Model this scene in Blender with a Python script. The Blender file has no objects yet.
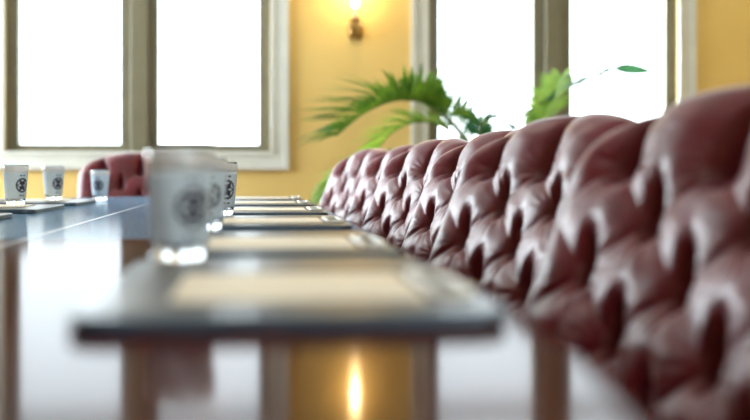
import bpy, math, random
import numpy as np
from mathutils import Vector, Matrix

random.seed(7)
rng = np.random.default_rng(7)
C = bpy.context.scene.collection
PI = math.pi

# ------------------------------------------------------------------ camera model (metres, z up, +Y along the table)
CZ = 0.882           # eye height
TZ = 0.760           # table top
F = 1080.0           # focal length in pixels of the 750 px frame
TH = math.atan(120 / F)
HOR = 173.0

def wx(px, Y):
    """world X of the point that stands at depth Y on the column px"""
    t = (px - 375) / F
    return Y * (math.sin(TH) + t * math.cos(TH)) / (math.cos(TH) - t * math.sin(TH))

def at(px, py, Y):
    X = wx(px, Y)
    d = X * math.sin(TH) + Y * math.cos(TH)
    return Vector((X, Y, CZ + (HOR - py) / F * d))

# ------------------------------------------------------------------ materials
def mat(name, base=(0.8, 0.8, 0.8), rough=0.5, **kw):
    m = bpy.data.materials.new(name)
    m.use_nodes = True
    b = m.node_tree.nodes['Principled BSDF']
    b.inputs['Base Color'].default_value = (*base, 1)
    b.inputs['Roughness'].default_value = rough
    for k, v in kw.items():
        b.inputs[k.replace('_', ' ')].default_value = v
    return m, m.node_tree, b

def noise(nt, scale, detail=3, rough=0.5, coord='Object', stretch=None):
    tc = nt.nodes.new('ShaderNodeTexCoord')
    n = nt.nodes.new('ShaderNodeTexNoise')
    n.inputs['Scale'].default_value = scale
    n.inputs['Detail'].default_value = detail
    n.inputs['Roughness'].default_value = rough
    if stretch:
        mp = nt.nodes.new('ShaderNodeMapping')
        mp.inputs['Scale'].default_value = stretch
        nt.links.new(tc.outputs[coord], mp.inputs['Vector'])
        nt.links.new(mp.outputs['Vector'], n.inputs['Vector'])
    else:
        nt.links.new(tc.outputs[coord], n.inputs['Vector'])
    return n

def ramp(nt, src, stops):
    r = nt.nodes.new('ShaderNodeValToRGB')
    e = r.color_ramp.elements
    while len(e) < len(stops):
        e.new(0.5)
    for el, (p, c) in zip(e, stops):
        el.position = p
        el.color = (*c, 1) if len(c) == 3 else c
    nt.links.new(src, r.inputs['Fac'])
    return r

def bump(nt, b, src, strength=0.2, dist=0.01):
    n = nt.nodes.new('ShaderNodeBump')
    n.inputs['Strength'].default_value = strength
    n.inputs['Distance'].default_value = dist
    nt.links.new(src, n.inputs['Height'])
    nt.links.new(n.outputs['Normal'], b.inputs['Normal'])
    return n

M = {}
# burgundy leather
m, nt, b = mat('burgundy_leather', (0.10, 0.02, 0.02), 0.42)
b.inputs['Specular IOR Level'].default_value = 0.36
n = noise(nt, 14, 4)
r = ramp(nt, n.outputs['Fac'], [(0.3, (0.095, 0.0045, 0.012)), (0.7, (0.150, 0.0085, 0.021))])
nt.links.new(r.outputs['Color'], b.inputs['Base Color'])
n2 = noise(nt, 420, 2)
bump(nt, b, n2.outputs['Fac'], 0.12, 0.002)
b.inputs['Sheen Weight'].default_value = 0.45; b.inputs['Sheen Roughness'].default_value = 0.30; b.inputs['Sheen Tint'].default_value = (1.0, 0.88, 0.95, 1)
b.inputs['Coat Weight'].default_value = 0.30; b.inputs['Coat Roughness'].default_value = 0.30; b.inputs['Coat IOR'].default_value = 1.5
M['leather'] = m
m, nt, b = mat('burgundy_button_leather', (0.055, 0.010, 0.010), 0.4)
M['button'] = m
m, nt, b = mat('dark_wood', (0.05, 0.018, 0.008), 0.35)
n = noise(nt, 6, 4, stretch=(8, 1, 8))
r = ramp(nt, n.outputs['Fac'], [(0.3, (0.035, 0.012, 0.005)), (0.7, (0.09, 0.032, 0.012))])
nt.links.new(r.outputs['Color'], b.inputs['Base Color'])
M['dark_wood'] = m
m, nt, b = mat('black_rubber', (0.02, 0.02, 0.022), 0.5)
M['rubber'] = m

# lacquered table
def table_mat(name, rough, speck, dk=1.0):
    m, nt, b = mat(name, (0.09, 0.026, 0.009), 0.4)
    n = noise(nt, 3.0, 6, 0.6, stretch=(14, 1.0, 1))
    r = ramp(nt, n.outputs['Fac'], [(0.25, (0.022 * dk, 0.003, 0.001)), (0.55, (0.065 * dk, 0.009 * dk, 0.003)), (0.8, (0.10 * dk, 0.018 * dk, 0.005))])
    nt.links.new(r.outputs['Color'], b.inputs['Base Color'])
    b.inputs['Coat Weight'].default_value = 0.38
    b.inputs['Coat Roughness'].default_value = rough
    b.inputs['Coat IOR'].default_value = 1.75
    b.inputs['Specular IOR Level'].default_value = 0.0
    if speck:
        n2 = noise(nt, 160, 2, 0.6)
        bp = bump(nt, b, n2.outputs['Fac'], 0.09, 0.002)
        nt.links.new(bp.outputs['Normal'], b.inputs['Coat Normal'])
    return m
M['table_gloss'] = table_mat('lacquered_mahogany', 0.095, False)
M['table_far'] = table_mat('speckled_top_painted_reflection', 0.05, True, 0.35)
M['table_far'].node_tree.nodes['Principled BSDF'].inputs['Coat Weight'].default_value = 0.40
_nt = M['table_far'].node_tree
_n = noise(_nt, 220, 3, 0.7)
_r = ramp(_nt, _n.outputs['Fac'], [(0.38, (0.025, 0.05, 0.10)), (0.50, (0.11, 0.20, 0.32)), (0.64, (0.36, 0.55, 0.75))])  # speckle brightened in blue to stand for the window reflection
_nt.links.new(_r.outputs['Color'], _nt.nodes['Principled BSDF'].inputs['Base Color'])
m, nt, b = mat('satin_inlay', (0.36, 0.40, 0.45), 0.35, Metallic=0.4)
M['inlay'] = m

# wall, trim, floor, ceiling
m, nt, b = mat('golden_wall_paint', (0.80, 0.55, 0.16), 0.65)
n = noise(nt, 2.5, 3)
r = ramp(nt, n.outputs['Fac'], [(0.3, (0.66, 0.47, 0.155)), (0.7, (0.70, 0.51, 0.175))])
nt.links.new(r.outputs['Color'], b.inputs['Base Color'])
n2 = noise(nt, 120, 3)
bump(nt, b, n2.outputs['Fac'], 0.06, 0.002)
M['wall'] = m
m, nt, b = mat('cream_gloss_trim', (0.68, 0.65, 0.55), 0.35)
n = noise(nt, 5, 2)
r = ramp(nt, n.outputs['Fac'], [(0.3, (0.54, 0.55, 0.50)), (0.7, (0.59, 0.60, 0.55))])
nt.links.new(r.outputs['Color'], b.inputs['Base Color'])
M['trim'] = m
m, nt, b = mat('olive_sash', (0.36, 0.34, 0.23), 0.4)
n = noise(nt, 6, 2)
r = ramp(nt, n.outputs['Fac'], [(0.3, (0.135, 0.125, 0.075)), (0.7, (0.165, 0.15, 0.095))])
nt.links.new(r.outputs['Color'], b.inputs['Base Color'])
M['sash'] = m
m, nt, b = mat('white_ceiling', (0.85, 0.83, 0.78), 0.8)
n2 = noise(nt, 60, 3)
bump(nt, b, n2.outputs['Fac'], 0.1, 0.003)
M['ceiling'] = m
m, nt, b = mat('parquet', (0.16, 0.08, 0.04), 0.35)
tc = nt.nodes.new('ShaderNodeTexCoord')
bk = nt.nodes.new('ShaderNodeTexBrick')
bk.inputs['Scale'].default_value = 1.0
bk.inputs['Brick Width'].default_value = 0.9
bk.inputs['Row Height'].default_value = 0.12
bk.inputs['Mortar Size'].default_value = 0.003
bk.inputs['Color1'].default_value = (0.20, 0.095, 0.045, 1)
bk.inputs['Color2'].default_value = (0.13, 0.06, 0.028, 1)
bk.inputs['Mortar'].default_value = (0.03, 0.015, 0.01, 1)
nt.links.new(tc.outputs['Object'], bk.inputs['Vector'])
nt.links.new(bk.outputs['Color'], b.inputs['Base Color'])
M['floor'] = m

# window glass : see-through with a faint sheen
m = bpy.data.materials.new('window_glass'); m.use_nodes = True
nt = m.node_tree; nt.nodes.clear()
o = nt.nodes.new('ShaderNodeOutputMaterial'); mx = nt.nodes.new('ShaderNodeMixShader')
t_ = nt.nodes.new('ShaderNodeBsdfTransparent'); g_ = nt.nodes.new('ShaderNodeBsdfGlossy')
t_.inputs['Color'].default_value = (0.96, 0.975, 0.97, 1); g_.inputs['Roughness'].default_value = 0.02
mx.inputs['Fac'].default_value = 0.02
nt.links.new(t_.outputs[0], mx.inputs[1]); nt.links.new(g_.outputs[0], mx.inputs[2]); nt.links.new(mx.outputs[0], o.inputs['Surface'])
M['pane'] = m

# drinking glass
m, nt, b = mat('clear_glass', (0.95, 0.98, 1.0), 0.02)
b.inputs['Transmission Weight'].default_value = 1.0
b.inputs['IOR'].default_value = 1.48
M['glass'] = m
m = bpy.data.materials.new('frosted_glass'); m.use_nodes = True
nt = m.node_tree; nt.nodes.clear()
o = nt.nodes.new('ShaderNodeOutputMaterial')
d_ = nt.nodes.new('ShaderNodeBsdfDiffuse'); d_.inputs['Color'].default_value = (0.82, 0.92, 1.0, 1)
tl = nt.nodes.new('ShaderNodeBsdfTranslucent'); tl.inputs['Color'].default_value = (0.82, 0.92, 1.0, 1)
tr = nt.nodes.new('ShaderNodeBsdfTransparent')
mx = nt.nodes.new('ShaderNodeMixShader'); mx.inputs['Fac'].default_value = 0.5
m2 = nt.nodes.new('ShaderNodeMixShader')
tcc = nt.nodes.new('ShaderNodeTexCoord'); nn = nt.nodes.new('ShaderNodeTexNoise'); nn.inputs['Scale'].default_value = 40
nt.links.new(tcc.outputs['Object'], nn.inputs['Vector'])
rr = ramp(nt, nn.outputs['Fac'], [(0.3, (0.05, 0.05, 0.05)), (0.7, (0.12, 0.12, 0.12))])
nt.links.new(rr.outputs['Color'], m2.inputs['Fac'])
nt.links.new(d_.outputs[0], mx.inputs[1]); nt.links.new(tl.outputs[0], mx.inputs[2])
nt.links.new(mx.outputs[0], m2.inputs[1]); nt.links.new(tr.outputs[0], m2.inputs[2]); nt.links.new(m2.outputs[0], o.inputs['Surface'])
M['frost'] = m
m = bpy.data.materials.new('rim_glint_white'); m.use_nodes = True  # stands for window light caught in the clear rim
nt = m.node_tree; nt.nodes.clear()
o = nt.nodes.new('ShaderNodeOutputMaterial')
d_ = nt.nodes.new('ShaderNodeBsdfDiffuse'); d_.inputs['Color'].default_value = (0.96, 0.97, 0.98, 1)
tl = nt.nodes.new('ShaderNodeBsdfTranslucent'); tl.inputs['Color'].default_value = (0.97, 0.98, 1.0, 1)
gl = nt.nodes.new('ShaderNodeBsdfGlossy'); gl.inputs['Roughness'].default_value = 0.15
mx = nt.nodes.new('ShaderNodeMixShader'); mx.inputs['Fac'].default_value = 0.6
m2 = nt.nodes.new('ShaderNodeMixShader'); m2.inputs['Fac'].default_value = 0.15
nt.links.new(d_.outputs[0], mx.inputs[1]); nt.links.new(tl.outputs[0], mx.inputs[2])
nt.links.new(mx.outputs[0], m2.inputs[1]); nt.links.new(gl.outputs[0], m2.inputs[2]); nt.links.new(m2.outputs[0], o.inputs['Surface'])
M['rim'] = m
m, nt, b = mat('dark_print', (0.035, 0.035, 0.06), 0.5)
M['print'] = m

# desk pads
m, nt, b = mat('slate_blue_desk_leather', (0.022, 0.052, 0.085), 0.42)
n2 = noise(nt, 300, 3)
bump(nt, b, n2.outputs['Fac'], 0.08, 0.001)
b.inputs['Coat Weight'].default_value = 0.30; b.inputs['Coat Roughness'].default_value = 0.14
M['pad'] = m
m, nt, b = mat('slate_brown_desk_leather', (0.050, 0.048, 0.046), 0.40)
n2 = noise(nt, 260, 3)
bump(nt, b, n2.outputs['Fac'], 0.08, 0.001)
b.inputs['Coat Weight'].default_value = 0.12; b.inputs['Coat Roughness'].default_value = 0.14
M['pad_top'] = m
m, nt, b = mat('cream_paper', (0.86, 0.80, 0.66), 0.6)
n = noise(nt, 30, 2)
r = ramp(nt, n.outputs['Fac'], [(0.3, (0.85, 0.79, 0.64)), (0.7, (0.88, 0.83, 0.70))])
nt.links.new(r.outputs['Color'], b.inputs['Base Color'])
M['paper'] = m
m, nt, b = mat('pale_edge_trim', (0.78, 0.78, 0.72), 0.3)
M['edge_trim'] = m

# plant
def leaf_mat(name, c1, c2):
    m, nt, b = mat(name, c1, 0.4)
    n = noise(nt, 9, 2)
    r = ramp(nt, n.outputs['Fac'], [(0.3, c1), (0.7, c2)])
    nt.links.new(r.outputs['Color'], b.inputs['Base Color'])
    out = nt.nodes['Material Output']
    tl = nt.nodes.new('ShaderNodeBsdfTranslucent')
    nt.links.new(r.outputs['Color'], tl.inputs['Color'])
    mx = nt.nodes.new('ShaderNodeMixShader'); mx.inputs['Fac'].default_value = 0.4
    nt.links.new(b.outputs[0], mx.inputs[1]); nt.links.new(tl.outputs[0], mx.inputs[2])
    nt.links.new(mx.outputs[0], out.inputs['Surface'])
    return m
M['leaf'] = leaf_mat('palm_leaf', (0.04, 0.13, 0.012), (0.15, 0.30, 0.025))
M['leaf_young'] = leaf_mat('young_palm_leaf', (0.16, 0.34, 0.03), (0.32, 0.50, 0.06))
M['leaf_dark'] = leaf_mat('dark_palm_leaf', (0.02, 0.12, 0.05), (0.06, 0.22, 0.09))
m, nt, b = mat('palm_stalk', (0.12, 0.20, 0.04), 0.5)
M['stalk'] = m
m, nt, b = mat('terracotta', (0.32, 0.12, 0.06), 0.7)
n = noise(nt, 12, 3)
r = ramp(nt, n.outputs['Fac'], [(0.3, (0.28, 0.10, 0.05)), (0.7, (0.38, 0.15, 0.08))])
nt.links.new(r.outputs['Color'], b.inputs['Base Color'])
M['pot'] = m
m, nt, b = mat('soil', (0.03, 0.02, 0.012), 0.9)
n = noise(nt, 80, 4)
bump(nt, b, n.outputs['Fac'], 0.8, 0.02)
M['soil'] = m

# lamps
m, nt, b = mat('aged_brass', (0.30, 0.17, 0.05), 0.32, Metallic=1.0)
n = noise(nt, 30, 3)
r = ramp(nt, n.outputs['Fac'], [(0.3, (0.16, 0.09, 0.03)), (0.7, (0.42, 0.25, 0.08))])
nt.links.new(r.outputs['Color'], b.inputs['Base Color'])
M['brass'] = m
def emit(name, col, s):
    m, nt, b = mat(name, col, 0.4)
    b.inputs['Emission Color'].default_value = (*col, 1)
    b.inputs['Emission Strength'].default_value = s
    return m
M['bulb'] = emit('lit_bulb', (1.0, 0.66, 0.26), 16)
M['diffuser'] = emit('fill_diffuser', (1.0, 0.90, 0.74), 2.5)  # glowing face of the added ceiling fill
m, nt, b = mat('crystal', (1, 1, 1), 0.02)
b.inputs['Transmission Weight'].default_value = 1.0
b.inputs['IOR'].default_value = 1.55
M['crystal'] = m
m, nt, b = mat('brushed_steel', (0.5, 0.5, 0.5), 0.3, Metallic=1.0)
M['steel'] = m

# ------------------------------------------------------------------ mesh helpers
class MB:
    def __init__(s):
        s.v = []; s.f = []
    def add(s, vs, fs):
        o = len(s.v)
        s.v += [tuple(p) for p in vs]
        s.f += [tuple(i + o for i in f) for f in fs]
        return s
    def box(s, x0, x1, y0, y1, z0, z1):
        p = [(x, y, z) for z in (z0, z1) for y in (y0, y1) for x in (x0, x1)]
        return s.add(p, [(0, 2, 3, 1), (4, 5, 7, 6), (0, 1, 5, 4), (2, 6, 7, 3), (0, 4, 6, 2), (1, 3, 7, 5)])
    def lathe(s, prof, c=(0, 0, 0), n=48, closed=False, axis=None):
        """prof: (r, z) list; caps at r ~ 0"""
        vs = []; fs = []
        k = len(prof)
        for j in range(n):
            a = 2 * PI * j / n
            for r, z in prof:
                vs.append((c[0] + r * math.cos(a), c[1] + r * math.sin(a), c[2] + z))
        for j in range(n):
            j2 = (j + 1) % n
            for i in range(k - 1 if not closed else k):
                i2 = (i + 1) % k
                fs.append((j * k + i, j2 * k + i, j2 * k + i2, j * k + i2))
        return s.add(vs, fs)
    def tube(s, pts, rad, n=12, closed=False, cap=True):
        pts = [Vector(p) for p in pts]
        N = len(pts)
        if not hasattr(rad, '__len__'):
            rad = [rad] * N
        vs = []; fs = []
        up = Vector((0, 0, 1))
        prev = None
        for i, p in enumerate(pts):
            if closed:
                t = pts[(i + 1) % N] - pts[i - 1]
            else:
                t = pts[min(i + 1, N - 1)] - pts[max(i - 1, 0)]
            t.normalize()
            a = prev if prev is not None else (up if abs(t.z) < 0.9 else Vector((1, 0, 0)))
            a = (a - t * a.dot(t)).normalized()
            prev = a
            b_ = t.cross(a)
            for j in range(n):
                w = 2 * PI * j / n
                vs.append(p + (a * math.cos(w) + b_ * math.sin(w)) * rad[i])
        for i in range(N if closed else N - 1):
            i2 = (i + 1) % N
            for j in range(n):
                j2 = (j + 1) % n
                fs.append((i * n + j, i * n + j2, i2 * n + j2, i2 * n + j))
        if cap and not closed:
            fs.append(tuple(range(n))[::-1]); fs.append(tuple((N - 1) * n + j for j in range(n)))
        return s.add(vs, fs)
    def prism(s, poly, z0, z1):
        n = len(poly)
        vs = [(x, y, z0) for x, y in poly] + [(x, y, z1) for x, y in poly]
        fs = [tuple(range(n))[::-1], tuple(range(n, 2 * n))]
        for i in range(n):
            j = (i + 1) % n
            fs.append((i, j, n + j, n + i))
        return s.add(vs, fs)
    def build(s, name, m, parent=None, smooth=False, bevel=0, seg=2, loc=None, rot=None, autosmooth=None):
        me = bpy.data.meshes.new(name)
        me.from_pydata(s.v, [], s.f)
        me.update()
        me.materials.append(M[m] if isinstance(m, str) else m)
        if smooth:
            me.polygons.foreach_set('use_smooth', [True] * len(me.polygons))
        ob = bpy.data.objects.new(name, me)
        C.objects.link(ob)
        if parent is not None:
            ob.parent = parent
        if loc is not None:
            ob.location = loc
        if rot is not None:
            ob.rotation_euler = rot
        if bevel:
            md = ob.modifiers.new('bevel', 'BEVEL')
            md.width = bevel; md.segments = seg; md.limit_method = 'ANGLE'; md.angle_limit = math.radians(40)
        return ob

def tag(o, label=None, cat=None, group=None, kind=None):
    if label: o['label'] = label
    if cat: o['category'] = cat
    if group: o['group'] = group
    if kind: o['kind'] = kind
    return o

def thing(name, label, cat, loc=(0, 0, 0), rz=0, group=None):
    o = bpy.data.objects.new(name, None)
    o.empty_display_size = 0.1
    C.objects.link(o)
    o.location = loc; o.rotation_euler = (0, 0, rz)
    return tag(o, label, cat, group)

def kids(o):
    return [c for c in C.objects if c.parent == o]

def dup(root, loc, rz=0, label=None, group=None):
    r = root.copy(); C.objects.link(r)
    r.location = loc; r.rotation_euler = (0, 0, rz)
    if label: r['label'] = label
    if group: r['group'] = group
    for ch in kids(root):
        c = ch.copy(); C.objects.link(c); c.parent = r
        for g in kids(ch):
            d = g.copy(); C.objects.link(d); d.parent = c
    return r

def struct(o):
    o['kind'] = 'structure'
    return o

def rrect(x0, x1, y0, y1, r, n=8):
    pts = []
    for cx, cy, a0 in ((x1 - r, y1 - r, 0), (x0 + r, y1 - r, 90), (x0 + r, y0 + r, 180), (x1 - r, y0 + r, 270)):
        for i in range(n + 1):
            a = math.radians(a0 + 90 * i / n)
            pts.append((cx + r * math.cos(a), cy + r * math.sin(a)))
    return pts

# ------------------------------------------------------------------ the room
XL, XR, YB, YF, ZC = -4.4, 4.6, -3.2, 8.0, 3.25     # YF: inner face of the far wall
WT = 0.24
def window_dims(p0, p1, p2, p3):
    return [wx(p, YF) for p in (p0, p1, p2, p3)]
wz = lambda py: CZ + (HOR - py) / F * 8.0
Z_SILL, Z_HEAD, Z_TR0, Z_TOP = wz(145), wz(-31), wz(-48), 2.98
WINS = [window_dims(17, 120, 157.5, 259), window_dims(439.5, 534.5, 572.5, 667.5), [-4.05, -3.3, -3.05, -2.5]]  # last entry: unseen window added to light the chairs from back left
FR = 0.085      # sash border round the pair of panes
CAS = 0.135     # casing round the opening
opens = [(w[0] - FR, w[3] + FR, Z_SILL - 0.05, Z_TOP + 0.06) for w in WINS]

def wall_with_holes(name, a0, a1, z0, z1, holes, put):
    """wall plane spanned by a (horizontal) and z; put(mb, a0,a1,z0,z1)"""
    mb = MB()
    cur = a0
    for h0, h1, hz0, hz1 in sorted(holes):
        put(mb, cur, h0, z0, z1)
        put(mb, h0, h1, z0, hz0)
        put(mb, h0, h1, hz1, z1)
        cur = h1
    put(mb, cur, a1, z0, z1)
    return struct(mb.build(name, 'wall'))

wall_with_holes('wall_back', XL - WT, XR + WT, 0, ZC, opens, lambda mb, a, b_, c, d: mb.box(a, b_, YF, YF + WT, c, d))
LWIN = [(4.9, 7.6)]
lholes = [(a, b_, 0.95, 2.75) for a, b_ in LWIN]
wall_with_holes('wall_left', YB - WT, YF, 0, ZC, lholes, lambda mb, a, b_, c, d: mb.box(XL - WT, XL, a, b_, c, d))
struct(MB().box(XR, XR + WT, YB - WT, YF, 0, ZC).build('wall_right', 'wall'))
FILL_WIN = [(0.9, 3.6)]  # unseen window added behind the camera to light the glass fronts
wall_with_holes('wall_front', XL, XR, 0, ZC, [(a, b_, 0.95, 2.75) for a, b_ in FILL_WIN], lambda mb, a, b_, c, d: mb.box(a, b_, YB - WT, YB, c, d))
struct(MB().box(XL - WT, XR + WT, YB - WT, YF + WT, -0.12, 0).build('floor', 'floor'))
struct(MB().box(XL - WT, XR + WT, YB - WT, YF + WT, ZC, ZC + 0.15).build('ceiling', 'ceiling'))
struct(MB().box(XL, XR, YF - 0.02, YF, 0, 0.14).build('baseboard_back', 'trim', bevel=0.006))
struct(MB().box(XL, XL + 0.02, YB, YF - 0.02, 0, 0.14).build('baseboard_left', 'trim', bevel=0.006))
struct(MB().box(XR - 0.02, XR, YB, YF - 0.02, 0, 0.14).build('baseboard_right', 'trim', bevel=0.006))

def frame_rect(mb, x0, x1, z0, z1, w, y0, y1):
    """picture-frame of four bars, w wide, inside x0..x1, z0..z1"""
    mb.box(x0, x1, y0, y1, z0, z0 + w); mb.box(x0, x1, y0, y1, z1 - w, z1)
    mb.box(x0, x0 + w, y0, y1, z0 + w, z1 - w); mb.box(x1 - w, x1, y0, y1, z0 + w, z1 - w)

for k, (w, op) in enumerate(zip(WINS, opens)):
    root = bpy.data.objects.new('window_%d' % (k + 1), None); C.objects.link(root)
    root.location = ((w[0] + w[3]) / 2, YF, op[2]); struct(root)
    L = lambda x: x - root.location.x
    LZ = lambda z: z - op[2]
    # sash frame: border, mullion, transom bar
    mb = MB()
    y0, y1 = 0.045, 0.125
    mb.box(L(op[0]), L(w[0]), y0, y1, 0, LZ(op[3]))
    mb.box(L(w[3]), L(op[1]), y0, y1, 0, LZ(op[3]))
    mb.box(L(w[0]), L(w[3]), y0, y1, 0, LZ(Z_SILL))
    mb.box(L(w[0]), L(w[3]), y0, y1, LZ(Z_TOP), LZ(op[3]))
    mb.box(L(w[0]), L(w[3]), y0, y1, LZ(Z_HEAD), LZ(Z_TR0))
    mb.box(L(w[1]), L(w[2]), y0, y1, LZ(Z_SILL), LZ(Z_HEAD))
    mb.box(L(w[1]), L(w[2]), y0, y1, LZ(Z_TR0), LZ(Z_TOP))
    mb.build('sash_frame', 'sash', root)
    # flat post standing proud on the mullion
    mb = MB()
    mid = (w[1] + w[2]) / 2
    mb.box(L(mid) - 0.062, L(mid) + 0.062, -0.005, 0.045, 0, LZ(op[3]))
    mb.build('mullion_post', 'sash', root, bevel=0.008)
    # glazing beads
    for (a, b_) in ((w[0], w[1]), (w[2], w[3])):
        for (c, d) in ((Z_SILL, Z_HEAD), (Z_TR0, Z_TOP)):
            g = MB().box(L(a) - 0.004, L(b_) + 0.004, 0.085, 0.089, LZ(c) - 0.004, LZ(d) + 0.004)
            g.build('pane', 'pane', root)
    # casing on the wall, two steps
    mb = MB()
    frame_rect(mb, L(op[0]) - CAS, L(op[1]) + CAS, LZ(op[2]) - CAS, LZ(op[3]) + CAS, CAS, -0.022, 0.0)
    frame_rect(mb, L(op[0]) - CAS, L(op[1]) + CAS, LZ(op[2]) - CAS, LZ(op[3]) + CAS, 0.04, -0.040, -0.022)
    frame_rect(mb, L(op[0]) - 0.03, L(op[1]) + 0.03, LZ(op[2]) - 0.03, LZ(op[3]) + 0.03, 0.03, -0.030, -0.022)
    mb.build('casing', 'trim', root, bevel=0.006)
    mb = MB().box(L(op[0]), L(op[1]), -0.022, 0.045, -0.012, 0.0)
    mb.build('window_sill', 'trim', root, bevel=0.004)

def plain_window(name, loc, rz, h):
    """two-light window, 2h wide, in a side wall; local +X looks into the room"""
    root = bpy.data.objects.new(name, None); C.objects.link(root)
    root.location = loc; root.rotation_euler = (0, 0, rz); struct(root)
    mb = MB()
    for (y0, y1, z0, z1) in ((-h, h, 0, .07), (-h, h, 1.73, 1.8), (-h, -h + .07, .07, 1.73), (h - .07, h, .07, 1.73), (-.05, .05, .07, 1.73)):
        mb.box(-0.14, -0.06, y0, y1, z0, z1)
    mb.build('sash_frame', 'sash', root)
    mb = MB()
    for (y0, y1, z0, z1) in ((-h - .12, h + .12, -.12, 0), (-h - .12, h + .12, 1.8, 1.92), (-h - .12, -h, 0, 1.8), (h, h + .12, 0, 1.8)):
        mb.box(0, 0.03, y0, y1, z0, z1)
    mb.build('casing', 'trim', root, bevel=0.006)
    for s0, s1 in ((-h + .07, -.05), (.05, h - .07)):
        MB().box(-0.10, -0.096, s0, s1, .07, 1.73).build('pane', 'pane', root)
for k, (a, b_) in enumerate(LWIN):
    plain_window('window_%d' % (k + 4), (XL, (a + b_) / 2, 0.95), 0, (b_ - a) / 2)
for k, (a, b_) in enumerate(FILL_WIN):
    plain_window('window_%d' % (k + 4 + len(LWIN)), ((a + b_) / 2, YB, 0.95), PI / 2, (b_ - a) / 2)

# ------------------------------------------------------------------ conference table
XC, HW, Y0, Y1, EL0, EL1 = -0.42, 0.655, 1.10, 4.62, 1.50, 1.10
def outline(off=0.0, n=40):
    pts = []
    for i in range(n + 1):          # far end, right to left
        a = PI * i / n
        pts.append((XC + (HW + off) * math.cos(a), Y1 + (EL1 + off) * math.sin(a)))
    for i in range(n + 1):          # near end, left to right
        a = PI + PI * i / n
        pts.append((XC + (HW + off) * math.cos(a), Y0 + (EL0 + off) * math.sin(a)))
    return pts

def clip(poly, fn):
    """Sutherland-Hodgman against fn(p) >= 0 (fn linear)"""
    out = []
    for i, p in enumerate(poly):
        q = poly[(i + 1) % len(poly)]
        fp, fq = fn(p), fn(q)
        if fp >= 0: out.append(p)
        if (fp >= 0) != (fq >= 0):
            t = fp / (fp - fq)
            out.append((p[0] + (q[0] - p[0]) * t, p[1] + (q[1] - p[1]) * t))
    return out

table = thing('conference_table', 'long glossy conference table, brown in front and speckled blue-black with painted reflection farther back', 'table', (XC, 2.8, 0))
tl = lambda poly: [(x - XC, y - 2.8) for x, y in poly]
SEAM = 2.04
full = outline()
near = clip(full, lambda p: SEAM - p[1])
farp = clip(full, lambda p: p[1] - SEAM - 0.002)
MB().prism(tl(near), TZ - 0.03, TZ).build('tabletop', 'table_gloss', table)
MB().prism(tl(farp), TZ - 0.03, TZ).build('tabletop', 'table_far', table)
# centre seam inlay strips, let flush into the top
MB().box(-0.003, 0.003, 0.9 - 2.8, 2.30, TZ - 0.004, TZ + 0.0005).build('inlay_strip', 'inlay', table)
# edge moulding swept round the outline
prof = [(-0.002, 0.0), (0.003, -0.001), (0.008, -0.004), (0.012, -0.009), (0.013, -0.014)]
for i in range(11):
    a = math.radians(100 - 200 * i / 10)
    prof.append((0.018 + 0.012 * math.cos(a), -0.026 + 0.012 * math.sin(a)))
prof += [(0.010, -0.042), (-0.004, -0.046), (-0.03, -0.046), (-0.03, -0.03)]
mb = MB(); vs = []; fs = []
rings = [outline(p[0], 96) for p in prof]
n = len(rings[0]); k = len(prof)
for i in range(n):
    for j in range(k):
        x, y = rings[j][i]
        vs.append((x - XC, y - 2.8, TZ + prof[j][1]))
for i in range(n):
    i2 = (i + 1) % n
    for j in range(k - 1):
        fs.append((i * k + j, i * k + j + 1, i2 * k + j + 1, i2 * k + j))
mb.add(vs, fs)
mb.build('edge_moulding', 'table_gloss', table, smooth=True)
ap = tl(clip(outline(-0.14), lambda p: 1))
ap_in = tl(outline(-0.17))
mb = MB(); vs = []; fs = []
n = len(ap)
for p, q in zip(ap, ap_in):
    vs += [(p[0], p[1], TZ - 0.10), (p[0], p[1], TZ - 0.03), (q[0], q[1], TZ - 0.03), (q[0], q[1], TZ - 0.10)]
for i in range(n):
    j = (i + 1) % n
    for a in range(4):
        b_ = (a + 1) % 4
        fs.append((i * 4 + a, i * 4 + b_, j * 4 + b_, j * 4 + a))
mb.add(vs, fs)
mb.build('apron', 'dark_wood', table)
for yy in (-1.55, 1.55):
    MB().prism(rrect(-0.13, 0.13, yy - 0.32, yy + 0.32, 0.03), 0.06, TZ - 0.03).build('pedestal', 'dark_wood', table)
    MB().prism(rrect(-0.22, 0.22, yy - 0.42, yy + 0.42, 0.05), 0.0, 0.06).build('plinth', 'dark_wood', table, bevel=0.012)

# ------------------------------------------------------------------ tufted leather chair (faces -X, origin on the floor)
W = 0.69
ER, ET = 0.088, 0.080
BARREL = 0.035
RAKE = math.radians(22)
BX, BZ = 0.158, 0.42          # foot of the back plane (local)
UPV = Vector((math.sin(RAKE), 0, math.cos(RAKE)))
NV = Vector((-math.cos(RAKE), 0, math.sin(RAKE)))     # towards the sitter
LEN = 0.620
A_, B_ = 0.208, 0.084          # button spacing along a row, row pitch
V1 = 0.482                    # first button row, measured up the back
def back_top(s):
    a = np.abs(s)
    return LEN - 0.068 * a ** 2 - 0.125 * (1 - (1 - np.clip(a, 0, 1) ** 3.4) ** (1 / 3.4))

BUTTONS = []
for row in range(5):
    v = V1 - row * B_
    us = (-A_, 0, A_) if row % 2 == 0 else (-1.5 * A_, -0.5 * A_, 0.5 * A_, 1.5 * A_)
    for u in us:
        if abs(u) < W / 2 - 0.06:
            BUTTONS.append((u, v))

def Eround(d, R):
    x = 1 - np.clip(d / R, 0, 1)
    return np.sqrt(np.clip(1 - x * x, 0, 1))

def pillow(u, v):
    """0 in the folds, 1 on the plump crowns: diamonds below the first row, upright pleats above it"""
    vv = np.minimum(v - V1, 0)
    P = u / A_ + vv / (2 * B_); Q = u / A_ - vv / (2 * B_)
    h = np.abs(np.sin(PI * P) * np.sin(PI * Q))
    return h ** 0.62

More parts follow.
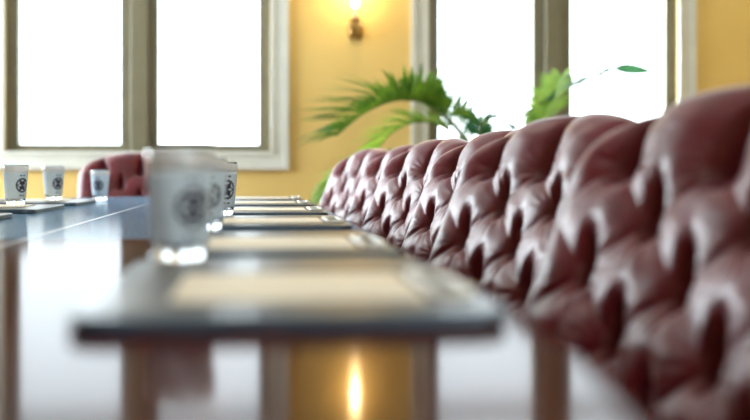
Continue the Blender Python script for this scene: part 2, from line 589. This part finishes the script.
def front_depth(s, t):
    """leather thickness in front of the back plane for grid arrays s (-1..1), t (0..1)"""
    top = back_top(s)
    u = s * W / 2; v = t * top
    e = Eround((1 - np.abs(s)) * W / 2, ER) * Eround((1 - t) * top, ET)
    above = np.clip((v - V1) / (LEN - V1), 0, 1)
    # upright pleats above the first row of buttons
    pl = np.abs(np.sin(PI * u / A_)) ** 0.75
    pl = pl * (1 - 0.35 * above) + 0.32 * above
    # soft diamonds below it
    vv = np.minimum(v - V1, 0)
    P = u / A_ + vv / (2 * B_); Q = u / A_ - vv / (2 * B_)
    dm = 0.76 + 0.24 * np.abs(np.sin(PI * P) * np.sin(PI * Q)) ** 0.7
    k = np.clip((v - V1 + 0.045) / 0.045, 0, 1); k = k * k * (3 - 2 * k)
    d = 0.036 + 0.046 * (dm * (1 - k) + pl * k)
    for (bu, bv) in BUTTONS:
        du, dv = u - bu, v - bv
        r = np.sqrt(du * du + dv * dv) + 1e-6
        # deep upright slot pulled in by the button, longer on its upper side
        up = np.exp(-np.abs(dv / (0.075 if bv > V1 - 0.01 else 0.058)) ** 2.6)
        dn = np.exp(-(dv / 0.022) ** 2)
        wu = 0.0125 + 0.05 * np.clip(dv, 0, 0.08)
        d -= 0.040 * np.exp(-np.abs(du / wu) ** 2) * np.where(dv > 0, up, dn)
        d -= 0.010 * np.exp(-(r / 0.028) ** 2)
        # crisp creases that leave the button downwards to both sides
        for sg in (-1, 1):
            line = du - sg * (-dv) * (A_ / 2 / B_) * 0.8 - sg * 0.010
            d -= 0.0030 * np.exp(-(line / 0.0070) ** 2) * np.exp(-((dv + 0.020) / 0.018) ** 2)
        ang = np.arctan2(du, dv)
        wr = np.sin(ang * 15 + 2.5 * np.sin(ang * 3 + bu * 40 + bv * 17)) * np.exp(-((r - 0.046) / 0.024) ** 2)
        wr *= 0.55 + 0.45 * np.sin(ang * 2 + bu * 31 + bv * 9)
        d += 0.0013 * wr
    d += 0.0010 * np.sin(u * 70 + 2.5 * np.sin(v * 37 + u * 11)) * np.sin(v * 23 + 1.3)
    # plain rolled border down both sides
    bl = np.clip((np.abs(u) - (W / 2 - 0.085)) / 0.045, 0, 1); bl = bl * bl * (3 - 2 * bl)
    d = d * (1 - 0.85 * bl) + 0.078 * 0.85 * bl
    return u, v, d * e

def edge_samples(n_mid, n_edge, R, half):
    k = R / half
    mid = np.linspace(-(1 - k), 1 - k, n_mid)
    ph = np.linspace(0, PI / 2, n_edge + 1)[1:]
    hi = (1 - k) + k * np.sin(ph)
    return np.concatenate([-hi[::-1], mid, hi])

def make_back_mesh():
    s = edge_samples(190, 24, ER, W / 2)
    k = ET / LEN
    t = np.concatenate([np.linspace(0.0, 1 - k, 150), 1 - k + k * np.sin(np.linspace(0, PI / 2, 22)[1:])])
    S, T = np.meshgrid(s, t, indexing='ij')
    U, V, D = front_depth(S, T)
    barrel = BARREL * (np.abs(S) ** 2.0)
    def place(U, V, D):
        off = D + barrel
        x = BX + UPV.x * V + NV.x * off
        z = BZ + UPV.z * V + NV.z * off
        return np.stack([x, U, z], -1)
    Pf = place(U, V, D)
    e = Eround((1 - np.abs(S)) * W / 2, ER) * Eround((1 - T) * back_top(S), ET)
    Pb = place(U, V, -0.045 * e)
    # path: front bottom -> top -> back bottom ; t=1 row shared (both zero depth)
    G = np.concatenate([Pf, Pb[:, ::-1][:, 1:]], axis=1)
    ns, nt_ = G.shape[:2]
    idx = np.arange(ns * nt_).reshape(ns, nt_)
    q = np.stack([idx[:-1, :-1], idx[:-1, 1:], idx[1:, 1:], idx[1:, :-1]], -1).reshape(-1, 4)
    faces = [tuple(r) for r in q.tolist()]
    # close the foot of the back
    for i in range(ns - 1):
        faces.append((int(idx[i, 0]), int(idx[i + 1, 0]), int(idx[i + 1, -1]), int(idx[i, -1])))
    mb = MB(); mb.v = [tuple(p) for p in G.reshape(-1, 3).tolist()]; mb.f = faces
    return mb

def soft_box(x0, x1, y0, y1, z0, z1, r, n=10):
    """pillowy rounded block as a superellipsoid-like grid"""
    mb = MB()
    cx, cy, cz = (x0 + x1) / 2, (y0 + y1) / 2, (z0 + z1) / 2
    hx, hy, hz = (x1 - x0) / 2, (y1 - y0) / 2, (z1 - z0) / 2
    N, Mn = 24, 48
    sg = lambda v, p: math.copysign(abs(v) ** p, v)
    vs = []; fs = []
    for i in range(N + 1):
        la = -PI / 2 + PI * i / N
        for j in range(Mn):
            lo = 2 * PI * j / Mn
            vs.append((cx + hx * sg(math.cos(la), .3) * sg(math.cos(lo), .3), cy + hy * sg(math.cos(la), .3) * sg(math.sin(lo), .3), cz + hz * sg(math.sin(la), .45)))
    for i in range(N):
        for j in range(Mn):
            j2 = (j + 1) % Mn
            fs.append((i * Mn + j, i * Mn + j2, (i + 1) * Mn + j2, (i + 1) * Mn + j))
    return mb.add(vs, fs)

def make_chair():
    t = thing('executive_chair', '', 'chair')
    bk_ = make_back_mesh().build('backrest', 'leather', t, smooth=True)
    for (bu, bv) in BUTTONS:
        ss = np.array([[bu / (W / 2)]]); tt = np.array([[bv / float(back_top(np.array(bu / (W / 2))))]])
        _, _, d = front_depth(ss, tt)
        off = float(d[0, 0]) + BARREL * abs(bu / (W / 2)) ** 2.0
        p = Vector((BX, bu, BZ)) + UPV * bv + NV * (off + 0.001)
        mb = MB()
        vs = []; fs = []
        mb.lathe([(0.0001, 0.0045), (0.004, 0.0042), (0.0075, 0.0028), (0.0095, 0.0), (0.0095, -0.003)], n=16)
        o = mb.build('button', 'button', bk_, smooth=True)
        o.location = p
        o.rotation_euler = NV.to_track_quat('Z', 'Y').to_euler()
    soft_box(-0.30, 0.20, -0.27, 0.27, 0.37, 0.49, 0.05).build('seat', 'leather', t, smooth=True)
    MB().prism(rrect(-0.26, 0.17, -0.24, 0.24, 0.05), 0.33, 0.385).build('seat_frame', 'dark_wood', t, bevel=0.01)
    for sy in (-1, 1):
        y = sy * 0.292
        pad = soft_box(-0.20, 0.20, y - 0.026, y + 0.026, 0.585, 0.625, 0.02)
        arm = pad.build('armrest', 'leather', t, smooth=True)
        pts = [(-0.12, y * 0.80, 0.36), (-0.14, y * 0.98, 0.40), (-0.15, y, 0.48), (-0.14, y, 0.59)]
        MB().tube(pts, 0.016).build('arm_post', 'dark_wood', arm, smooth=True)
    MB().lathe([(0.0001, 0.34), (0.09, 0.335), (0.09, 0.32), (0.028, 0.30), (0.028, 0.20), (0.040, 0.19), (0.040, 0.10), (0.0001, 0.095)], (-0.04, 0, 0), 32).build('gas_column', 'rubber', t)
    base = MB()
    for i in range(5):
        a = 2 * PI * i / 5 + 0.3
        base.tube([(-0.04, 0, 0.125), (-0.04 + 0.14 * math.cos(a), 0.14 * math.sin(a), 0.118), (-0.04 + 0.27 * math.cos(a), 0.27 * math.sin(a), 0.085)], [0.032, 0.026, 0.017])
    bs = base.build('star_base', 'dark_wood', t, smooth=True)
    for i in range(5):
        a = 2 * PI * i / 5 + 0.3
        c = Vector((-0.04 + 0.265 * math.cos(a), 0.265 * math.sin(a), 0.03))
        mb = MB(); tv = Vector((-math.sin(a), math.cos(a), 0)) * 0.02
        mb.tube([c - tv, c - tv * 0.2, c + tv * 0.2, c + tv], [0.03, 0.03, 0.03, 0.03], 20)
        mb.tube([c + Vector((0, 0, 0.0)), c + Vector((0, 0, 0.055))], 0.007, 8)
        mb.build('caster', 'rubber', bs)
    return t

CH = [  # X of the seat, Y, turn, label
    (0.312, 1.23, 0.24, 'burgundy tufted chair nearest the camera, cut by the right edge of the photo'),
    (0.290, 2.00, 0.25, 'burgundy tufted chair with arched top, second from the camera in the right row'),
    (0.335, 2.76, 0.23, 'burgundy tufted chair in sharp focus with fine creases, third in the right row'),
    (0.290, 3.52, 0.24, 'burgundy tufted chair in the right row, fourth from the camera'),
    (0.300, 4.28, 0.25, 'burgundy tufted chair in the right row, fifth and next to last'),
    (0.215, 5.04, 0.24, 'farthest burgundy tufted chair in the right row, beside the low palm leaflets'),
    (-0.64, 5.90, PI / 2, 'burgundy chair alone at the far end of the table, below the left window'),
]
proto = make_chair()
for i, (x, y, rz, lab) in enumerate(CH):
    if i == 0:
        proto.location = (x, y, 0); proto.rotation_euler = (0, 0, rz); proto['label'] = lab; c = proto
    else:
        c = dup(proto, (x, y, 0), rz, lab)
    if i < 6: c['group'] = 'tufted chairs along the right side of the table'

# ------------------------------------------------------------------ desk pads and paper
def make_pad():
    t = thing('desk_pad', '', 'desk pad')
    poly = rrect(-0.176, 0.172, -0.275, 0.275, 0.035)
    MB().prism(poly, 0.0, 0.0130).build('base', 'pad', t, bevel=0.003, seg=3)
    MB().prism(rrect(-0.156, 0.152, -0.250, 0.250, 0.02), 0.0125, 0.0138).build('writing_panel', 'pad_top', t, bevel=0.0006)
    pts = []  # pale looped trim on the pad's outer side
    for i in range(48):
        a = 2 * PI * i / 48
        cy = 0.085 if math.sin(a) > 0 else -0.085
        pts.append((0.142 + 0.016 * math.cos(a), cy + 0.016 * math.sin(a) - 0.08, 0.0170))
    tag(MB().tube(pts, 0.0040, 10, closed=True).build('edge_loop', 'edge_trim', t, smooth=True), 'pale elongated loop along the outer edge')
    return t
def make_paper():
    t = MB()
    t.prism(rrect(-0.114, 0.102, -0.110, 0.110, 0.012), 0, 0.003)
    o = t.build('paper_sheet', 'paper')
    return tag(o, '', 'paper')

PADS_R = [1.105, 1.745, 2.51, 3.25, 3.99, 4.70]
PADS_L = [2.78, 3.58, 4.33]
XPR, XPL = 0.031, -0.83
LR = ['dark leather desk pad nearest the camera, largest and most blurred',
      'dark leather desk pad on the right side, second from the camera',
      'crisp dark leather desk pad on the right side, third from the camera',
      'dark leather desk pad on the right side, fourth from the camera',
      'dark leather desk pad on the right side, fifth from the camera',
      'farthest dark leather desk pad on the right side, before the yellow wall']
LL = ['dark desk pad cut by the left edge of the photo, no glass on it',
      'dark desk pad under the leftmost glass, on the left side of the table',
      'dark desk pad under the second glass from the left, farthest on the left side']
PR = ['cream paper on the nearest desk pad, largest and most blurred sheet',
      'cream paper on the second desk pad from the camera, right side',
      'cream paper on the third desk pad from the camera, right side',
      'cream paper on the fourth desk pad from the camera, right side',
      'cream paper on the fifth desk pad from the camera, right side',
      'cream paper on the farthest desk pad of the right side']
PL = ['cream paper on the desk pad cut by the left edge of the photo',
      'cream paper on the desk pad under the leftmost glass',
      'cream paper on the desk pad under the second glass from the left']
pad = make_pad(); paper = make_paper()
first = True
for ys, xs, labs, plabs, g, turn in ((PADS_R, XPR, LR, PR, 'desk pads on the right side of the table', 0), (PADS_L, XPL, LL, PL, 'desk pads on the left side of the table', PI)):
    for i, (y, lab, plab) in enumerate(zip(ys, labs, plabs)):
        dy = 0.02
        loc = (xs, y, TZ + 0.0004)
        if first:
            p = pad; p.location = loc; p['label'] = lab; p['group'] = g
            q = paper; first = False
        else:
            p = dup(pad, loc, turn, lab, g)
            q = paper.copy(); C.objects.link(q)
        q.location = (xs + (0.012 if turn == 0 else -0.012), y - 0.085 if turn == 0 else y + 0.03, TZ + 0.0004 + 0.0140)
        q.rotation_euler = (0, 0, turn)
        q['label'] = plab
        q['group'] = g.replace('desk pads', 'paper sheets')

# ------------------------------------------------------------------ drinking glasses
def make_glass():
    t = thing('drinking_glass', '', 'glass')
    H = 0.135
    ro = lambda z: 0.0305 + (0.0418 - 0.0305) * (z / H)
    prof = [(0.0001, 0.0005), (0.026, 0.0), (0.0292, 0.0012), (ro(0.004), 0.004)]
    for z in (0.02, 0.04, 0.07, 0.10, 0.12, H - 0.0015):
        prof.append((ro(z), z))
    prof += [(0.0412, H - 0.0003), (0.0404, H), (0.0396, H - 0.001)]
    for z in (0.12, 0.10, 0.07, 0.04, 0.022):
        prof.append((ro(z) - 0.0024, z))
    prof += [(0.026, 0.016), (0.015, 0.0145), (0.0001, 0.014)]
    MB().lathe(prof, n=64).build('body', 'glass', t, smooth=True)
    band = []
    for i in range(13):
        z = 0.022 + (0.110 - 0.022) * i / 12
        band.append((ro(z) + 0.0004, z))
    for z in (0.110, 0.022):
        band.append((ro(z) + 0.0009, z)) if False else None
    MB().lathe([(r + 0.0005, z) for r, z in band] + [(r, z) for r, z in band[::-1]], n=64, closed=True).build('frosted_band', 'frost', t, smooth=True)
    rim = [(ro(z) + 0.0004, z) for z in (0.1105, 0.117, 0.124, 0.1305)]  # white band painting the window light seen in the clear rim
    tag(MB().lathe([(r + 0.0004, z) for r, z in rim] + [(r, z) for r, z in rim[::-1]], n=64, closed=True).build('rim_glint', 'rim', t, smooth=True), 'white band below the rim, painting its window glint')
    # dark round seal wrapped on the wall: a scalloped disc ring, a star and small side marks
    mb = MB()
    zc = 0.066
    def wrap(a, z, lift=0.0014):
        th = a / 0.040
        r = ro(z) + lift
        return (r * math.cos(th), r * math.sin(th), z)
    def ring(r0, r1, n=48, sc=0.0, wob=0):
        vs = []; fs = []
        for i in range(n):
            w = 2 * PI * i / n
            k = 1 + sc * math.cos(w * wob)
            vs.append(wrap(r0 * math.cos(w), zc + r0 * math.sin(w)))
            vs.append(wrap(r1 * k * math.cos(w), zc + r1 * k * math.sin(w)))
        for i in range(n):
            j = (i + 1) % n
            fs.append((2 * i, 2 * i + 1, 2 * j + 1, 2 * j))
        mb.add(vs, fs)
    ring(0.0190, 0.0245, 72, 0.06, 18)
    ring(0.0003, 0.0160, 60, 0.20, 6)
    for s_ in (-1, 1):
        for zz in (-0.036, 0.031):
            vs = [wrap(s_ * 0.006 - 0.004, zc + zz), wrap(s_ * 0.006 + 0.004, zc + zz), wrap(s_ * 0.006 + 0.004, zc + zz + 0.004), wrap(s_ * 0.006 - 0.004, zc + zz + 0.004)]
            mb.add(vs, [(0, 1, 2, 3)])
    mb.build('emblem', 'print', t)
    return t

padz = TZ + 0.0004 + 0.0140
GL = [
    (wx(182, 1.355), 1.335, padz, math.radians(-62), 'large blurred frosted glass with dark emblem, nearest the camera', 'glasses on the right side of the table'),
    (wx(206, 2.06), 2.03, padz, math.radians(-75), 'frosted glass with dark emblem half hidden behind the nearest glass', 'glasses on the right side of the table'),
    (wx(221.5, 2.78), 2.745, padz, math.radians(-65), 'frosted glass farthest back of the right three, only its right edge showing', 'glasses on the right side of the table'),
    (wx(15.5, 3.74), 3.74, padz, math.radians(-42), 'frosted glass with dark emblem leftmost on the table, by the left edge of the photo', 'glasses on the left side of the table'),
    (wx(53.5, 4.36), 4.36, padz, math.radians(-50), 'frosted glass with dark emblem second from the left, against the yellow wall', 'glasses on the left side of the table'),
    (wx(100, 4.93), 4.93, TZ + 0.0004, math.radians(-95), 'small pale glass standing in front of the burgundy chair at the far end', 'glasses on the left side of the table'),
]
g0 = make_glass()
for i, (x, y, z, rz, lab, g) in enumerate(GL):
    if i == 0:
        g0.location = (x, y, z + 0.0003); g0.rotation_euler = (0, 0, rz); g0['label'] = lab; g0['group'] = g
    else:
        dup(g0, (x, y, z + 0.0003), rz, lab, g)

# ------------------------------------------------------------------ wall sconce
sp = at(354, 17, YF)
sc = thing('wall_sconce', 'lit brass candle wall sconce with crystal drops on the yellow wall between the windows', 'wall lamp', (sp.x, YF, sp.z))
mb = MB().lathe([(0.0001, 0.03), (0.03, 0.028), (0.05, 0.018), (0.06, 0.0), (0.06, -0.001)], n=32)
o = mb.build('backplate', 'brass', sc, smooth=True); o.rotation_euler = (PI / 2, 0, 0); o.location = (0.012, 0, -0.10); o.scale = (1, 1.35, 1)
pts = []
for i in range(17):
    a = i / 16
    pts.append((0.012 - 0.016 * a, -0.02 - 0.12 * a, -0.11 - 0.055 * math.sin(a * PI) + 0.05 * a * a))
MB().tube(pts, 0.008, 10).build('arm', 'brass', sc, smooth=True)
MB().lathe([(0.0001, -0.17), (0.008, -0.165), (0.012, -0.15), (0.007, -0.135), (0.014, -0.12), (0.010, -0.10), (0.0001, -0.098)], (0.012, -0.03, -0.02), 20).build('finial', 'brass', sc, smooth=True)
MB().lathe([(0.0001, -0.068), (0.014, -0.066), (0.020, -0.05), (0.045, -0.038), (0.047, -0.034), (0.018, -0.040), (0.016, -0.02), (0.0001, -0.02)], (-0.004, -0.14, 0), 28).build('candle_cup', 'brass', sc, smooth=True)
MB().lathe([(0.0001, -0.02), (0.013, -0.02), (0.013, 0.045), (0.0001, 0.045)], (-0.004, -0.14, 0), 20).build('candle_sleeve', 'trim', sc)
MB().lathe([(0.0001, 0.045), (0.014, 0.048), (0.026, 0.075), (0.028, 0.095), (0.020, 0.125), (0.008, 0.15), (0.0001, 0.16)], (-0.004, -0.14, 0), 24).build('bulb', 'bulb', sc, smooth=True)
for i in range(6):
    a = 2 * PI * i / 6 + 0.3
    c = (-0.004 + 0.045 * math.cos(a), -0.14 + 0.045 * math.sin(a), 0)
    MB().lathe([(0.0001, -0.036), (0.006, -0.05), (0.009, -0.075), (0.005, -0.09), (0.0001, -0.10)], c, 6).build('crystal_drop', 'crystal', sc)

# ------------------------------------------------------------------ potted palm
PX, PY = 1.62, 6.85
palm = thing('potted_palm', 'arching green palm in a terracotta pot standing before the right window', 'plant', (PX, PY, 0))
MB().lathe([(0.0001, 0.0), (0.15, 0.0), (0.155, 0.01), (0.20, 0.36), (0.222, 0.365), (0.225, 0.42), (0.205, 0.42), (0.195, 0.375), (0.0001, 0.375)], n=40).build('pot', 'pot', palm)
MB().lathe([(0.0001, 0.395), (0.10, 0.392), (0.196, 0.378), (0.19, 0.36)], n=32).build('soil', 'soil', palm, smooth=True)

def bez(ps, n):
    """Catmull-Rom through the points"""
    ps = [Vector(p) for p in ps]
    ps = [ps[0] * 2 - ps[1]] + ps + [ps[-1] * 2 - ps[-2]]
    out = []
    segs = len(ps) - 3
    for i in range(segs):
        a, b_, c, d = ps[i:i + 4]
        for j in range(n):
            t = j / n
            out.append(0.5 * ((2 * b_) + (c - a) * t + (2 * a - 5 * b_ + 4 * c - d) * t * t + (3 * b_ - a - 3 * c + d) * t ** 3))
    out.append(ps[-2])
    return out

def leaflet(mb, base, d, up, length, width, droop):
    """narrow folded blade"""
    d = d.normalized()
    side = d.cross(up).normalized()
    nrm = side.cross(d).normalized()
    n = 7
    vs = []; fs = []
    for i in range(n + 1):
        t = i / n
        w = width * (math.sin(PI * min(1, 0.12 + 0.88 * t) ** 0.8) + 0.04) * 0.5
        c = base + d * (length * t) + Vector((0, 0, -droop * length * t * t))
        vs += [c - side * w + nrm * (w * 0.35), c, c + side * w + nrm * (w * 0.35)]
    for i in range(n):
        a = i * 3
        fs += [(a, a + 1, a + 4, a + 3), (a + 1, a + 2, a + 5, a + 4)]
    mb.add(vs, fs)

def frond(pts, n_leaf, maxlen, width, m, start=0.25, droop=0.25, tip=None, lift=0.5):
    off = Vector((PX, PY, 0))
    path = [p - off for p in bez(pts, 14)]
    N = len(path)
    st = MB().tube(path, [0.011 * (1 - 0.8 * i / (N - 1)) + 0.001 for i in range(N)], 6)
    fr = MB()
    for k in range(n_leaf):
        f = start + (1 - start) * (k + 0.5) / n_leaf
        x = f * (N - 1); i = min(int(x), N - 2)
        p = path[i].lerp(path[i + 1], x - i)
        tan = (path[i + 1] - path[i]).normalized()
        s_ = 1 if k % 2 else -1
        up = Vector((0, 0, 1))
        side = tan.cross(up)
        if side.length < 0.1: side = Vector((1, 0, 0))
        side.normalize()
        upn = side.cross(tan).normalized()
        g = (f - start) / (1 - start)
        ln = maxlen * (0.45 + 0.9 * math.sin(PI * (0.12 + 0.78 * g)) ** 1.0) / 1.35 * random.uniform(0.85, 1.1)
        fw = 0.55 + 0.6 * g
        d = side * s_ + tan * fw * random.uniform(0.85, 1.15) + upn * (lift + random.uniform(-0.2, 0.25))
        leaflet(fr, p, d, upn, ln, width * random.uniform(0.8, 1.15), droop * random.uniform(0.6, 1.3))
    if tip:
        d, ln, wd = tip
        leaflet(fr, path[-1], d, Vector((0, -1, 0.25)), ln, wd, 0.05)
    o = fr.build('frond', m, palm, smooth=True)
    st.build('stalk', 'stalk', o, smooth=True)

root_ = Vector((PX, PY, 0.40))
R = lambda dx, dy: root_ + Vector((dx, dy, 0))
frond([R(-.03, 0), at(470, 150, 6.8), at(432, 108, 6.7), at(400, 100, 6.6), at(366, 112, 6.5), at(336, 136, 6.45)], 84, 0.46, 0.027, 'leaf', 0.34, 0.16, lift=0.75)
frond([R(-.05, .03), at(475, 160, 6.95), at(445, 128, 7.0), at(415, 122, 7.05), at(388, 136, 7.05), at(372, 160, 7.1)], 70, 0.38, 0.026, 'leaf_young', 0.36, 0.25, lift=0.5)
frond([R(-.06, -.04), at(465, 170, 6.6), at(420, 150, 6.4), at(372, 155, 6.3), at(338, 172, 6.25), at(326, 196, 6.2)], 56, 0.20, 0.026, 'leaf_young', 0.45, 0.3, lift=0.3)
frond([R(.02, .05), at(500, 165, 7.0), at(515, 125, 7.15), at(545, 100, 7.25), at(578, 84, 7.3), at(616, 69, 7.35)], 44, 0.24, 0.036, 'leaf_dark', 0.55, 0.15, tip=(Vector((1, 0.15, 0.0)), 0.30, 0.075), lift=0.3)
frond([R(.05, .02), at(520, 165, 7.0), at(538, 130, 7.1), at(550, 104, 7.2), at(562, 78, 7.25)], 60, 0.27, 0.028, 'leaf_young', 0.45, 0.2, lift=0.4)
frond([R(0, -.04), at(485, 160, 6.7), at(480, 130, 6.65), at(492, 118, 6.6), at(512, 128, 6.55)], 36, 0.24, 0.022, 'leaf_dark', 0.4, 0.35, lift=0.3)
frond([R(-.02, .05), at(482, 160, 7.1), at(462, 118, 7.2), at(440, 100, 7.3), at(418, 100, 7.35)], 46, 0.34, 0.022, 'leaf', 0.4, 0.25, lift=0.5)
frond([R(.06, -.03), at(540, 175, 6.7), at(580, 150, 6.65), at(615, 155, 6.6), at(640, 180, 6.55)], 40, 0.2, 0.028, 'leaf', 0.4, 0.3, lift=0.3)

frond([R(-.04, .02), at(478, 160, 6.9), at(455, 125, 6.85), at(436, 106, 6.8), at(424, 84, 6.75)], 44, 0.30, 0.020, 'leaf', 0.36, 0.2, lift=0.45)
frond([R(.03, .03), at(490, 160, 7.0), at(484, 134, 7.0), at(470, 118, 7.0), at(452, 116, 7.0)], 50, 0.24, 0.026, 'leaf_young', 0.42, 0.3, lift=0.4)
# ------------------------------------------------------------------ added ceiling fill panels, out of view
def fill_panel(x, y, lab):
    t = thing('ceiling_fill', lab, 'added fill light', (x, y, ZC), 0, 'added overhead fill panels')
    mb = MB()
    mb.box(-0.62, 0.62, -0.62, -0.58, -0.09, 0); mb.box(-0.62, 0.62, 0.58, 0.62, -0.09, 0)
    mb.box(-0.62, -0.58, -0.58, 0.58, -0.09, 0); mb.box(0.58, 0.62, -0.58, 0.58, -0.09, 0)
    mb.build('housing', 'brass', t)
    MB().box(-0.58, 0.58, -0.58, 0.58, -0.075, -0.06).build('diffuser', 'diffuser', t)
fill_panel(-0.6, 0.8, 'added brass-framed ceiling fill panel above the near end of the table')
fill_panel(-0.6, 3.4, 'added brass-framed ceiling fill panel above the middle of the table')

# ------------------------------------------------------------------ light
def light(name, kind, loc, energy, col, size=0.1):
    l = bpy.data.lights.new(name, kind)
    l.energy = energy; l.color = col
    if kind == 'POINT': l.shadow_soft_size = size
    o = bpy.data.objects.new(name, l); C.objects.link(o); o.location = loc
    return o
light('sconce_glow', 'POINT', (sp.x - 0.004, YF - 0.14, sp.z + 0.22), 10, (1.0, 0.68, 0.32), 0.03)

def portal(name, loc, rot, sx, sy):
    l = bpy.data.lights.new(name, 'AREA'); l.shape = 'RECTANGLE'; l.size = sx; l.size_y = sy
    l.cycles.is_portal = True
    o = bpy.data.objects.new(name, l); C.objects.link(o); o.location = loc; o.rotation_euler = rot
for k, op in enumerate(opens):
    portal('portal_far', ((op[0] + op[1]) / 2, YF + 0.2, (op[2] + op[3]) / 2), (-PI / 2, 0, 0), op[1] - op[0], op[3] - op[2])
for a, b_ in FILL_WIN:
    portal('portal_rear', ((a + b_) / 2, YB - 0.2, 1.85), (PI / 2, 0, 0), b_ - a, 1.8)
for a, b_ in LWIN:
    portal('portal_side', (XL - 0.2, (a + b_) / 2, 1.85), (0, -PI / 2, 0), 1.8, b_ - a)

w = bpy.data.worlds.new('overcast_sky'); bpy.context.scene.world = w
w.use_nodes = True
nt = w.node_tree
bg = nt.nodes['Background']
tc = nt.nodes.new('ShaderNodeTexCoord')
sx = nt.nodes.new('ShaderNodeSeparateXYZ')
nt.links.new(tc.outputs['Generated'], sx.inputs[0])
mr = nt.nodes.new('ShaderNodeMapRange'); mr.interpolation_type = 'SMOOTHSTEP'
mr.inputs['From Max'].default_value = -0.62
mr.inputs['From Min'].default_value = -0.27
mr.inputs['To Min'].default_value = 6.0; mr.inputs['To Max'].default_value = 36.0
nt.links.new(sx.outputs['X'], mr.inputs['Value'])
my = nt.nodes.new('ShaderNodeMapRange'); my.interpolation_type = 'SMOOTHSTEP'
my.inputs['From Min'].default_value = -0.30; my.inputs['From Max'].default_value = -0.80
my.inputs['To Min'].default_value = 0.0; my.inputs['To Max'].default_value = 8.0
nt.links.new(sx.outputs['Y'], my.inputs['Value'])
ad = nt.nodes.new('ShaderNodeMath'); ad.operation = 'ADD'
nt.links.new(mr.outputs['Result'], ad.inputs[0]); nt.links.new(my.outputs['Result'], ad.inputs[1])
nt.links.new(ad.outputs[0], bg.inputs['Strength'])
bg.inputs['Color'].default_value = (0.84, 0.925, 1.0, 1)

# ------------------------------------------------------------------ camera
cd = bpy.data.cameras.new('camera')
cam = bpy.data.objects.new('camera', cd); C.objects.link(cam)
cam.location = (0, 0, CZ)
cam.rotation_euler = (PI / 2, 0, -TH)
cd.sensor_fit = 'HORIZONTAL'; cd.sensor_width = 36
cd.lens = 36 * F / 750
cd.shift_y = -(210 - HOR) / 750
cd.clip_start = 0.02
cd.dof.use_dof = True
cd.dof.focus_distance = 3.1
cd.dof.aperture_fstop = 1.9
cd.dof.aperture_blades = 0
S = bpy.context.scene
S.camera = cam
S.view_settings.view_transform = 'Standard'
S.view_settings.look = 'None'
S.view_settings.gamma = 1
S.view_settings.use_curve_mapping = False
S.view_settings.exposure = 0
S.cycles.use_denoising = True
S.cycles.max_bounces = 10
S.cycles.transparent_max_bounces = 16
S.cycles.caustics_reflective = False
S.cycles.sample_clamp_indirect = 6
